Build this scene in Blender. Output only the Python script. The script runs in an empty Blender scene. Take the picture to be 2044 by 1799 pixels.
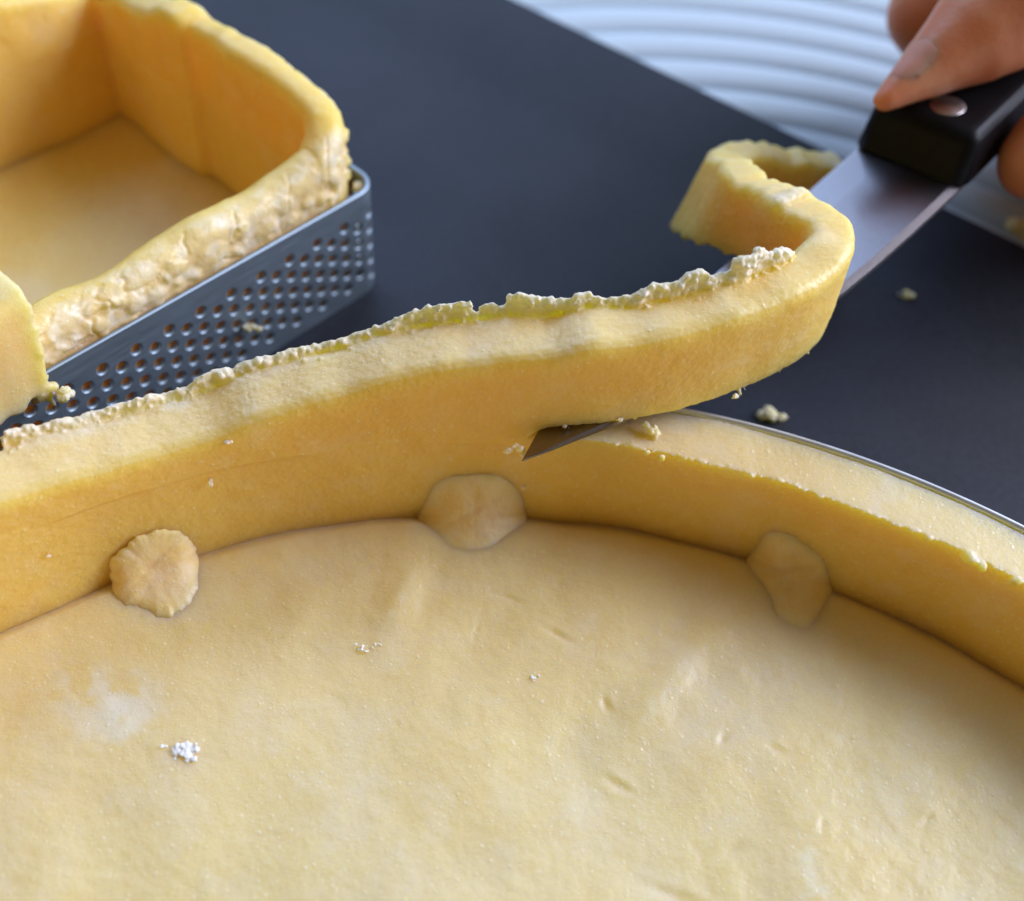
import bpy, bmesh, math, random
import numpy as np
from mathutils import Vector, Matrix

random.seed(7)
rng = np.random.default_rng(11)
S = bpy.context.scene
COL = S.collection
MM = 0.001

# ------------------------------------------------------------------ camera
PITCH, ROLL, CAMH = 0.88622525, 0.10166103, 125.69758      # rad, rad, mm above the mat
FOV = math.radians(50)
fwd = Vector((0, math.cos(PITCH), -math.sin(PITCH)))
x0 = Vector((1, 0, 0)); u0 = x0.cross(fwd)
camx = math.cos(ROLL) * x0 + math.sin(ROLL) * u0
camy = -math.sin(ROLL) * x0 + math.cos(ROLL) * u0
cam = bpy.data.cameras.new('camera')
camo = bpy.data.objects.new('camera', cam); COL.objects.link(camo)
M = Matrix((camx, camy, -fwd)).transposed().to_4x4()
M.translation = Vector((0, 0, CAMH * MM))
camo.matrix_world = M
cam.sensor_fit = 'HORIZONTAL'; cam.angle = FOV
cam.clip_start = 0.005; cam.clip_end = 50
cam.dof.use_dof = True
cam.dof.focus_distance = 0.134
cam.dof.aperture_fstop = cam.lens / 3.1
S.camera = camo
IW, IH = 2044, 1799
FPX = IW / 2 / math.tan(FOV / 2)

def at(x, y, z):
    """point at height z (mm) seen at pixel x, y"""
    d = fwd + camx * ((x - IW / 2) / FPX) - camy * ((y - IH / 2) / FPX)
    t = (z - CAMH) / d.z
    return np.array((d.x * t, d.y * t, z))

# ------------------------------------------------------------------ light
W = bpy.data.worlds.new('World'); S.world = W; W.use_nodes = True
bg = W.node_tree.nodes['Background']
bg.inputs[0].default_value = (0.95, 0.77, 0.40, 1); bg.inputs[1].default_value = 0.15

def area(name, loc, target, size, power, col):
    l = bpy.data.lights.new(name, 'AREA'); l.shape = 'RECTANGLE'
    l.size, l.size_y = size; l.energy = power; l.color = col
    o = bpy.data.objects.new(name, l); COL.objects.link(o)
    o.location = loc
    o.rotation_euler = (Vector(target) - Vector(loc)).to_track_quat('-Z', 'Y').to_euler()
    return o
# the window to the right of the table, and a paler one far behind it to the left
area('window_light', (1.14, 0.44, 0.73), (0.03, 0.1, 0), (0.85, 0.80), 29, (0.86, 0.925, 1.15))
area('far_window_light', (-0.50, 1.27, 1.12), (0, 0.1, 0), (1.6, 1.0), 22, (0.42, 0.62, 1.0))

S.view_settings.view_transform = 'Standard'
S.view_settings.look = 'None'
S.view_settings.exposure = 0
S.view_settings.gamma = 1
S.cycles.use_denoising = True
try:
    S.cycles.denoiser = 'OPENIMAGEDENOISE'
    S.cycles.denoising_input_passes = 'RGB_ALBEDO_NORMAL'
    S.cycles.denoising_prefilter = 'ACCURATE'
except Exception:
    pass
S.cycles.max_bounces = 10
S.cycles.diffuse_bounces = 6
S.cycles.sample_clamp_indirect = 4
S.cycles.caustics_reflective = False
S.cycles.caustics_refractive = False

# ------------------------------------------------------------------ noise
def _hash(ix, iy, iz, seed):
    h = (ix.astype(np.uint32) * np.uint32(374761393) + iy.astype(np.uint32) * np.uint32(668265263)
         + iz.astype(np.uint32) * np.uint32(2147483647 - 58371) + np.uint32(seed * 1013904223 & 0xffffffff))
    h = (h ^ (h >> np.uint32(13))) * np.uint32(1274126177)
    h = h ^ (h >> np.uint32(16))
    return h.astype(np.float64) / 4294967295.0

def vnoise(P, scale, seed=0):
    Q = np.asarray(P, float) / scale
    I = np.floor(Q); f = Q - I; f = f * f * (3 - 2 * f)
    I = I.astype(np.int64)
    out = 0
    for dx in (0, 1):
        wx = f[:, 0] if dx else 1 - f[:, 0]
        for dy in (0, 1):
            wy = f[:, 1] if dy else 1 - f[:, 1]
            for dz in (0, 1):
                wz = f[:, 2] if dz else 1 - f[:, 2]
                out = out + wx * wy * wz * _hash(I[:, 0] + dx + 5000, I[:, 1] + dy + 5000, I[:, 2] + dz + 5000, seed)
    return out * 2 - 1

def fbm(P, scale, octv=3, seed=0, gain=0.5):
    s, a, t = 0, 1.0, 0
    for k in range(octv):
        s = s + a * vnoise(P, scale / 2 ** k, seed + k * 17); t += a; a *= gain
    return s / t

def smooth(e0, e1, x):
    t = np.clip((x - e0) / (e1 - e0), 0, 1)
    return t * t * (3 - 2 * t)

# ------------------------------------------------------------------ objects
def tag(o, label=None, cat=None, group=None, kind=None):
    if label: o['label'] = label
    if cat: o['category'] = cat
    if group: o['group'] = group
    if kind: o['kind'] = kind
    return o

def empty(name, loc, label, cat, group=None):
    o = bpy.data.objects.new(name, None); COL.objects.link(o)
    o.location = Vector(loc) * MM; o.empty_display_size = 0.01
    return tag(o, label, cat, group)

def setmesh(me, V, F):
    me.from_pydata([], [], [])
    V = np.asarray(V, np.float32)
    me.vertices.add(len(V)); me.vertices.foreach_set('co', V.ravel())
    ls = np.array([len(f) for f in F], np.int32)
    fl = np.fromiter((i for f in F for i in f), np.int32, int(ls.sum()))
    me.loops.add(len(fl)); me.loops.foreach_set('vertex_index', fl)
    me.polygons.add(len(ls))
    me.polygons.foreach_set('loop_start', np.concatenate([[0], np.cumsum(ls)[:-1]]).astype(np.int32))
    me.update(calc_edges=True); me.validate()

def link(name, me, mat, parent=None, flat=False):
    o = bpy.data.objects.new(name, me); COL.objects.link(o)
    me.materials.clear(); me.materials.append(mat)
    me.polygons.foreach_set('use_smooth', np.full(len(me.polygons), not flat))
    if parent: o.parent = parent
    return o

def build(name, VF, mat, parent=None, flat=False, loc=None):
    """VF in mm world coordinates; vertices are stored relative to the parent / loc"""
    V, F = VF
    off = np.array(parent.location) / MM if parent else (np.array(loc, float) if loc is not None else np.zeros(3))
    if parent and parent.parent: off = off + np.array(parent.parent.location) / MM
    me = bpy.data.meshes.new(name)
    setmesh(me, (np.asarray(V) - off) * MM, F)
    o = link(name, me, mat, parent, flat)
    if loc is not None and not parent: o.location = Vector(loc) * MM
    return o

class Raw:
    def __init__(self): self.V = []; self.F = []; self.n = 0
    def add(self, V, F):
        self.V.append(np.asarray(V, float)); self.F += [tuple(int(i) + self.n for i in f) for f in F]; self.n += len(V)
        return self
    def get(self): return np.concatenate(self.V), self.F

def fuse(VF, voxel, iters=3, factor=0.5):
    """one continuous skin round overlapping closed pieces -> (V in mm, faces, normals)"""
    V, F = VF
    me = bpy.data.meshes.new('tmp'); setmesh(me, np.asarray(V) * MM, F)
    o = bpy.data.objects.new('tmp', me); COL.objects.link(o)
    r = o.modifiers.new('r', 'REMESH'); r.mode = 'VOXEL'; r.voxel_size = voxel * MM; r.adaptivity = 0
    if iters:
        s = o.modifiers.new('s', 'SMOOTH'); s.factor = factor; s.iterations = iters
    dg = bpy.context.evaluated_depsgraph_get()
    m2 = bpy.data.meshes.new_from_object(o.evaluated_get(dg))
    bpy.data.objects.remove(o); bpy.data.meshes.remove(me)
    return m2

def mesh_arrays(me):
    n = len(me.vertices)
    V = np.empty(n * 3, np.float32); me.vertices.foreach_get('co', V)
    N = np.empty(n * 3, np.float32); me.vertices.foreach_get('normal', N)
    return V.reshape(-1, 3).astype(float) / MM, N.reshape(-1, 3).astype(float)

def put(me, V):
    me.vertices.foreach_set('co', (np.asarray(V) * MM).astype(np.float32).ravel()); me.update()

def attr(me, name, vals):
    a = me.attributes.new(name, 'FLOAT', 'POINT'); a.data.foreach_set('value', np.asarray(vals, np.float32))

def grid_faces(nu, nv, wrap_u=False, wrap_v=False, base=0, flip=False):
    F = []
    for i in range(nu if wrap_u else nu - 1):
        i2 = (i + 1) % nu
        for j in range(nv if wrap_v else nv - 1):
            j2 = (j + 1) % nv
            q = (base + i * nv + j, base + i2 * nv + j, base + i2 * nv + j2, base + i * nv + j2)
            F.append(q[::-1] if flip else q)
    return F

def sweep(sections):
    """closed loops of equal length, joined and capped"""
    sec = np.asarray(sections, float); nu, nv = sec.shape[:2]
    F = grid_faces(nu, nv, False, True)
    F.append(tuple(range(nv))[::-1]); F.append(tuple((nu - 1) * nv + j for j in range(nv)))
    return sec.reshape(-1, 3), F

_ico = {}
def ico(sub=2):
    if sub not in _ico:
        bm = bmesh.new(); bmesh.ops.create_icosphere(bm, subdivisions=sub, radius=1)
        _ico[sub] = (np.array([v.co[:] for v in bm.verts]), [tuple(v.index for v in f.verts) for f in bm.faces]); bm.free()
    return _ico[sub]

def lump(c, r, rot=None, sub=2, rough=0.25, seed=0):
    V, F = ico(sub)
    V = V * (1 + rough * fbm(V + seed * 7.13, 0.9, 2, seed))[:, None] * np.asarray(r, float)
    if rot is not None: V = V @ np.asarray(rot, float).T
    return V + np.asarray(c, float), F

def randrot():
    q = rng.normal(size=4); q /= np.linalg.norm(q)
    from mathutils import Quaternion
    return np.array(Quaternion(q).to_matrix())

def capsule(p, q, r1, r2, n=16, m=5):
    p, q = np.asarray(p, float), np.asarray(q, float)
    d = q - p; L = np.linalg.norm(d); d = d / L
    a = np.cross(d, (0.31, 0.2, 0.93)); a /= np.linalg.norm(a); b = np.cross(d, a)
    secs = []
    for k in range(m + 1):
        t = -math.pi / 2 + (math.pi / 2) * k / m
        secs.append((p + d * r1 * math.sin(t), max(r1 * math.cos(t), 0.02)))
    for k in range(m + 1):
        t = (math.pi / 2) * k / m
        secs.append((q + d * r2 * math.sin(t), max(r2 * math.cos(t), 0.02)))
    ang = np.arange(n) * 2 * math.pi / n
    return sweep([c + r * (np.cos(ang)[:, None] * a + np.sin(ang)[:, None] * b) for c, r in secs])

def lerp(x, pts): return float(np.interp(x, [p[0] for p in pts], [p[1] for p in pts]))

def catmull(P, step):
    P = np.asarray(P, float); out = []
    Q = np.vstack([2 * P[0] - P[1], P, 2 * P[-1] - P[-2]])
    for i in range(1, len(Q) - 2):
        a, b, c, d = Q[i - 1:i + 3]
        n = max(2, int(np.linalg.norm(c[:2] - b[:2]) / step))
        for t in np.arange(n) / n:
            out.append(0.5 * (2 * b + (c - a) * t + (2 * a - 5 * b + 4 * c - d) * t * t + (3 * b - 3 * c + d - a) * t ** 3))
    out.append(Q[-2]); return np.array(out)

# ------------------------------------------------------------------ materials
def new_mat(name):
    m = bpy.data.materials.new(name); m.use_nodes = True
    nt = m.node_tree; p = nt.nodes['Principled BSDF']
    return m, nt, p
def node(nt, t, **kw):
    n = nt.nodes.new(t)
    for k, v in kw.items():
        if k.startswith('i_'):
            key = k[2:]; key = int(key) if key.isdigit() else key.replace('_', ' ')
            n.inputs[key].default_value = v
        else: setattr(n, k, v)
    return n
def noise_n(nt, co, scale, detail=3, rough=0.55):
    n = node(nt, 'ShaderNodeTexNoise', i_Scale=scale, i_Detail=detail, i_Roughness=rough)
    nt.links.new(co, n.inputs['Vector']); return n.outputs['Fac']
def ramp(nt, fac, stops):
    r = node(nt, 'ShaderNodeValToRGB'); e = r.color_ramp.elements
    while len(e) < len(stops): e.new(0.5)
    for k, (p, c) in enumerate(stops):
        e[k].position = p; e[k].color = (*c, 1) if len(c) == 3 else c
    nt.links.new(fac, r.inputs[0]); return r.outputs[0]
def mix(nt, fac, a, b, mode='MIX'):
    n = node(nt, 'ShaderNodeMix', data_type='RGBA', blend_type=mode)
    for s, v in ((n.inputs[0], fac), (n.inputs[6], a), (n.inputs[7], b)):
        if isinstance(v, (int, float)): s.default_value = v
        elif isinstance(v, tuple): s.default_value = (*v, 1)
        else: nt.links.new(v, s)
    return n.outputs[2]
def math_n(nt, op, a, b=0.0):
    n = node(nt, 'ShaderNodeMath', operation=op)
    for s, v in ((n.inputs[0], a), (n.inputs[1], b)):
        if isinstance(v, (int, float)): s.default_value = v
        else: nt.links.new(v, s)
    return n.outputs[0]
def bump(nt, p, h, dist, strength=1.0, prev=None):
    b = node(nt, 'ShaderNodeBump', i_Strength=strength, i_Distance=dist)
    nt.links.new(h, b.inputs['Height'])
    if prev is not None: nt.links.new(prev, b.inputs['Normal'])
    if p is not None: nt.links.new(b.outputs[0], p.inputs['Normal'])
    return b.outputs[0]

def dough_material(name, depth):
    m, nt, p = new_mat(name)
    co = node(nt, 'ShaderNodeTexCoord').outputs['Object']
    n1 = noise_n(nt, co, 70, 4); n2 = noise_n(nt, co, 420, 3)
    base = ramp(nt, n1, [(0.30, (0.87, 0.56, 0.12)), (0.55, (0.885, 0.60, 0.16)), (0.75, (0.89, 0.63, 0.20))])
    base = mix(nt, 0.35, base, ramp(nt, n2, [(0.3, (0.85, 0.54, 0.11)), (0.7, (0.91, 0.65, 0.23))]))
    # pale sugar and flour grains
    v = node(nt, 'ShaderNodeTexVoronoi', i_Scale=900.0); nt.links.new(co, v.inputs['Vector'])
    g = ramp(nt, v.outputs['Distance'], [(0.0, (1, 1, 1)), (0.26, (0, 0, 0))])
    sel = node(nt, 'ShaderNodeSeparateColor'); nt.links.new(v.outputs['Color'], sel.inputs[0])
    gm = math_n(nt, 'MULTIPLY', g, math_n(nt, 'GREATER_THAN', sel.outputs[0], 0.62))
    vb = node(nt, 'ShaderNodeTexVoronoi', i_Scale=1700.0); nt.links.new(co, vb.inputs['Vector'])
    gb = ramp(nt, vb.outputs['Distance'], [(0.0, (1, 1, 1)), (0.34, (0, 0, 0))])
    sb = node(nt, 'ShaderNodeSeparateColor'); nt.links.new(vb.outputs['Color'], sb.inputs[0])
    gm2 = math_n(nt, 'MULTIPLY', gb, math_n(nt, 'GREATER_THAN', sb.outputs[0], 0.66))
    gm = math_n(nt, 'MAXIMUM', gm, math_n(nt, 'MULTIPLY', gm2, 0.7))
    # rare dark bran flecks
    v2 = node(nt, 'ShaderNodeTexVoronoi', i_Scale=230.0); nt.links.new(co, v2.inputs['Vector'])
    s2 = node(nt, 'ShaderNodeSeparateColor'); nt.links.new(v2.outputs['Color'], s2.inputs[0])
    fl = math_n(nt, 'MULTIPLY', math_n(nt, 'LESS_THAN', v2.outputs['Distance'], 0.05), math_n(nt, 'GREATER_THAN', s2.outputs[1], 0.93))
    base = mix(nt, math_n(nt, 'MULTIPLY', fl, 0.8), base, (0.30, 0.16, 0.06))
    pale = node(nt, 'ShaderNodeAttribute', attribute_name='pale').outputs['Fac']
    flour = node(nt, 'ShaderNodeAttribute', attribute_name='flour').outputs['Fac']
    base = mix(nt, pale, base, (0.89, 0.71, 0.485))  # pale tone, also used to put light on floor and tops into the colour
    base = mix(nt, math_n(nt, 'MULTIPLY', gm, 0.55), base, (0.95, 0.85, 0.64))
    n3 = noise_n(nt, co, 2400, 2, 0.6)
    base = mix(nt, 0.12, base, ramp(nt, n3, [(0.35, (0.62, 0.42, 0.14)), (0.65, (0.98, 0.86, 0.62))]), 'OVERLAY')
    base = mix(nt, flour, base, (0.94, 0.90, 0.76))
    thin = node(nt, 'ShaderNodeAttribute', attribute_name='thin').outputs['Fac']
    nt.links.new(math_n(nt, 'MULTIPLY', math_n(nt, 'SUBTRACT', 1.0, math_n(nt, 'MAXIMUM', thin, math_n(nt, 'MULTIPLY', gm, 0.75))), 0.78), p.inputs['Subsurface Weight'])
    nt.links.new(base, p.inputs['Base Color'])
    p.inputs['Roughness'].default_value = 0.42
    p.inputs['Specular IOR Level'].default_value = 0.45
    p.inputs['Subsurface Weight'].default_value = 0.8
    p.inputs['Subsurface Radius'].default_value = (1.0, 0.86, 0.12)
    p.inputs['Subsurface Scale'].default_value = depth
    f1 = noise_n(nt, co, 1500, 3, 0.7)
    b1 = bump(nt, None, f1, 0.00022, 0.4)
    b2 = bump(nt, None, gm, 0.00012, 0.5, b1)
    bump(nt, p, noise_n(nt, co, 320, 3), 0.0004, 0.25, b2)
    return m

def mat_mat():
    m, nt, p = new_mat('grey_baking_mat')
    co = node(nt, 'ShaderNodeTexCoord').outputs['Object']
    a = noise_n(nt, co, 900, 3, 0.7); b = noise_n(nt, co, 28, 4)
    c = mix(nt, 0.5, ramp(nt, a, [(0.3, (0.016, 0.018, 0.026)), (0.7, (0.038, 0.041, 0.057))]),
            ramp(nt, b, [(0.3, (0.010, 0.012, 0.018)), (0.7, (0.032, 0.036, 0.052))]))
    nt.links.new(c, p.inputs['Base Color'])
    p.inputs['Roughness'].default_value = 0.55
    p.inputs['Specular IOR Level'].default_value = 0.24
    bump(nt, p, a, 0.00012, 0.35)
    return m

def metal_mat(name, col, rough, brush=(1, 1, 1), amt=0.12, scale=300):
    m, nt, p = new_mat(name)
    tc = node(nt, 'ShaderNodeTexCoord').outputs['Object']
    mp = node(nt, 'ShaderNodeMapping'); mp.inputs['Scale'].default_value = brush
    nt.links.new(tc, mp.inputs['Vector'])
    n = noise_n(nt, mp.outputs[0], scale, 4, 0.65)
    nt.links.new(ramp(nt, n, [(0.25, tuple(k * 0.82 for k in col)), (0.75, col)]), p.inputs['Base Color'])
    p.inputs['Metallic'].default_value = 1.0
    r = ramp(nt, n, [(0.2, (rough - amt,) * 3), (0.8, (rough + amt,) * 3)])
    nt.links.new(r, p.inputs['Roughness'])
    bump(nt, p, n, 0.00003, 0.4)
    return m

def cloth_mat():
    m, nt, p = new_mat('white_woven_cord')
    uv = node(nt, 'ShaderNodeUVMap').outputs[0]
    w1 = node(nt, 'ShaderNodeTexWave', bands_direction='X', i_Scale=0.5); w2 = node(nt, 'ShaderNodeTexWave', bands_direction='Y', i_Scale=0.5)
    nt.links.new(uv, w1.inputs['Vector']); nt.links.new(uv, w2.inputs['Vector'])
    h = math_n(nt, 'MULTIPLY', w1.outputs['Fac'], w2.outputs['Fac'])
    nt.links.new(ramp(nt, h, [(0.0, (0.56, 0.68, 0.78)), (0.7, (0.70, 0.80, 0.87))]), p.inputs['Base Color'])
    p.inputs['Roughness'].default_value = 0.75
    bump(nt, p, h, 0.0004, 0.6)
    return m

def plain_mat(name, col, rough, nscale=200, var=0.15, bdist=0.0002, bstr=0.3, spec=0.5, sss=None):
    m, nt, p = new_mat(name)
    co = node(nt, 'ShaderNodeTexCoord').outputs['Object']
    n = noise_n(nt, co, nscale, 4)
    nt.links.new(ramp(nt, n, [(0.25, tuple(k * (1 - var) for k in col)), (0.75, tuple(min(1, k * (1 + var)) for k in col))]), p.inputs['Base Color'])
    p.inputs['Roughness'].default_value = rough
    p.inputs['Specular IOR Level'].default_value = spec
    if sss:
        p.inputs['Subsurface Weight'].default_value = 1.0
        p.inputs['Subsurface Radius'].default_value = sss[:3]; p.inputs['Subsurface Scale'].default_value = sss[3]
    bump(nt, p, n, bdist, bstr)
    return m

def skin_mat():
    m, nt, p = new_mat('skin')
    co = node(nt, 'ShaderNodeTexCoord').outputs['Object']
    a = noise_n(nt, co, 110, 4); b = noise_n(nt, co, 900, 3)
    c = ramp(nt, a, [(0.3, (0.74, 0.26, 0.14)), (0.7, (0.80, 0.37, 0.21))])
    nt.links.new(c, p.inputs['Base Color'])
    p.inputs['Roughness'].default_value = 0.48
    p.inputs['Subsurface Weight'].default_value = 1.0
    p.inputs['Subsurface Radius'].default_value = (1, 0.3, 0.15); p.inputs['Subsurface Scale'].default_value = 0.006
    v = node(nt, 'ShaderNodeTexVoronoi', i_Scale=1100.0, feature='DISTANCE_TO_EDGE'); nt.links.new(co, v.inputs['Vector'])
    b1 = bump(nt, None, v.outputs['Distance'], 0.0002, 0.25)
    bump(nt, p, a, 0.0012, 0.4, b1)
    return m

DOUGH = dough_material('shortcrust_dough', 0.008)
SCRAP = dough_material('shortcrust_scraps', 0.003)
MAT = mat_mat()
TIN = metal_mat('brushed_steel_ring', (0.36, 0.44, 0.52), 0.58, (1, 1, 12), 0.06, 160)
RING = metal_mat('polished_steel_ring', (0.80, 0.84, 0.90), 0.5, (1, 1, 1), 0.06, 200)
BLADE = metal_mat('ground_steel_blade', (0.29, 0.26, 0.27), 0.30, (1, 1, 1), 0.03, 2500)
CLOTH = cloth_mat()
TABLE = plain_mat('white_table', (0.78, 0.80, 0.84), 0.5)
BLACK = plain_mat('black_handle_plastic', (0.010, 0.010, 0.012), 0.42, 600, 0.2, 0.00006, 0.3, 0.10)
RIVET = metal_mat('rivet_steel', (0.62, 0.56, 0.54), 0.4)
RIMW = 27.0
SKIN = skin_mat()
NAIL = plain_mat('fingernail', (0.88, 0.34, 0.25), 0.6, 150, 0.06, 0.0001, 0.1, 0.5, (1, 0.4, 0.3, 0.001))
FLOUR = plain_mat('flour', (0.88, 0.88, 0.87), 0.9, 900, 0.05, 0.0003, 0.6, 0.1)

# ------------------------------------------------------------------ setting
def box(x0, x1, y0, y1, z0, z1):
    V = [(x, y, z) for x in (x0, x1) for y in (y0, y1) for z in (z0, z1)]
    return V, [(0, 1, 3, 2), (4, 6, 7, 5), (0, 4, 5, 1), (2, 3, 7, 6), (0, 2, 6, 4), (1, 5, 7, 3)]
tag(build('table_top', box(-900, 900, -700, 900, -40, -9.4), TABLE, flat=True), kind='structure')

# ribbed round placemat: a coil of flat woven cords
PC = np.array((39.0, 108.0))
pm = empty('placemat', (PC[0], PC[1], -9.4), 'round white placemat of ribbed woven cord under the dark baking sheet', 'placemat')
def cord(R):
    n, k = 220, 12
    ang = np.linspace(0, 2 * math.pi, n, endpoint=False)
    t = np.arange(k) * 2 * math.pi / k
    cr = np.sign(np.cos(t)) * np.abs(np.cos(t)) ** 0.75 * 5.2; cz = np.sign(np.sin(t)) * np.abs(np.sin(t)) ** 0.8 * 3.6
    V = np.stack([PC[0] + (R + cr)[None] * np.sin(ang)[:, None], PC[1] + (R + cr)[None] * np.cos(ang)[:, None],
                  np.broadcast_to((cz - 5.7)[None], (n, k))], -1)
    return V.reshape(-1, 3), grid_faces(n, k, True, True, flip=True), n, k
for i in range(18):
    R = 9 + 10.6 * i
    V, F, n, k = cord(R + 2.6)
    o = build('coil', (V, F), CLOTH, pm)
    me = o.data; uvl = me.uv_layers.new(name='UVMap')
    vi = np.empty(len(me.loops), np.int32); me.loops.foreach_get('vertex_index', vi)
    ii, jj = vi // k, vi % k
    first = np.repeat(vi.reshape(-1, 4)[:, 0], 4)
    iu = np.where((ii == 0) & (np.repeat((vi.reshape(-1, 4) // k).max(1), 4) == n - 1), n, ii)
    ju = np.where((jj == 0) & (np.repeat((vi.reshape(-1, 4) % k).max(1), 4) == k - 1), k, jj)
    uvl.data.foreach_set('uv', np.stack([iu * 2 * math.pi / n * R / 1.0, ju * 2.2], -1).astype(np.float32).ravel())

# dark baking mat: straight far edge, rounded corner
E1 = np.array((0.822, -0.569)); E2 = np.array((0.569, 0.822))
P0 = np.array((-9.3, 231.0))
def mat_sheet():
    a0, a1, b1, b0 = -84.0, 250.0, -7.0, -330.0
    secs = []
    for inset, z in ((0.2, -2.0), (0, -1.7), (0, 4.5), (0.15, 4.75), (0.45, 4.9), (0.9, 4.86), (RIMW - 6, 1.05), (RIMW - 3, 0.58), (RIMW, 0.26), (RIMW + 3, 0.08), (RIMW + 7, 0.0)):
        r = max(3.0, 8.0 - inset); pts = []
        for ca, cb, s in ((a0 + inset + r, b1 - inset - r, 90), (a0 + inset + r, b0 + inset + r, 180), (a1 - inset - r, b0 + inset + r, 270), (a1 - inset - r, b1 - inset - r, 0)):
            for t in range(0, 91, 15):
                q = math.radians(s + t); pts.append((ca + r * math.cos(q), cb + r * math.sin(q)))
        secs.append([np.append(P0 + a * E1 + b * E2, z) for a, b in pts])
    return sweep(secs)
o = build('baking_sheet', mat_sheet(), MAT, flat=True)
tag(o, 'dark slate grey baking sheet with a shallow sloping rim under both tart rings', 'baking sheet')

# ------------------------------------------------------------------ round tart
CX, CY, RI = 8.0, -15.1, 103.9
ROUT = 111.2
def pol(deg, r, z): 
    a = math.radians(deg); return np.array((CX + r * math.sin(a), CY + r * math.cos(a), z))

def ring_wall():
    secs = []
    prof = [(111.3, 0), (111.3, 19.9), (111.38, 20.22), (111.6, 20.42), (111.85, 20.42), (112.07, 20.22), (112.15, 19.9), (112.15, 0)]
    n = 360
    V = np.array([[pol(k * 360 / n, r, z + 0.02) for r, z in prof] for k in range(n)])
    return V.reshape(-1, 3), grid_faces(n, len(prof), True, True, flip=False)
tag(build('tart_ring', ring_wall(), RING, loc=None), 'shiny thin metal tart ring round the large round dough case', 'tart ring')

shell = empty('tart_case', (CX, CY, 0), 'large round raw dough tart case whose raised wall is being trimmed by the knife', 'tart case')

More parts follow.
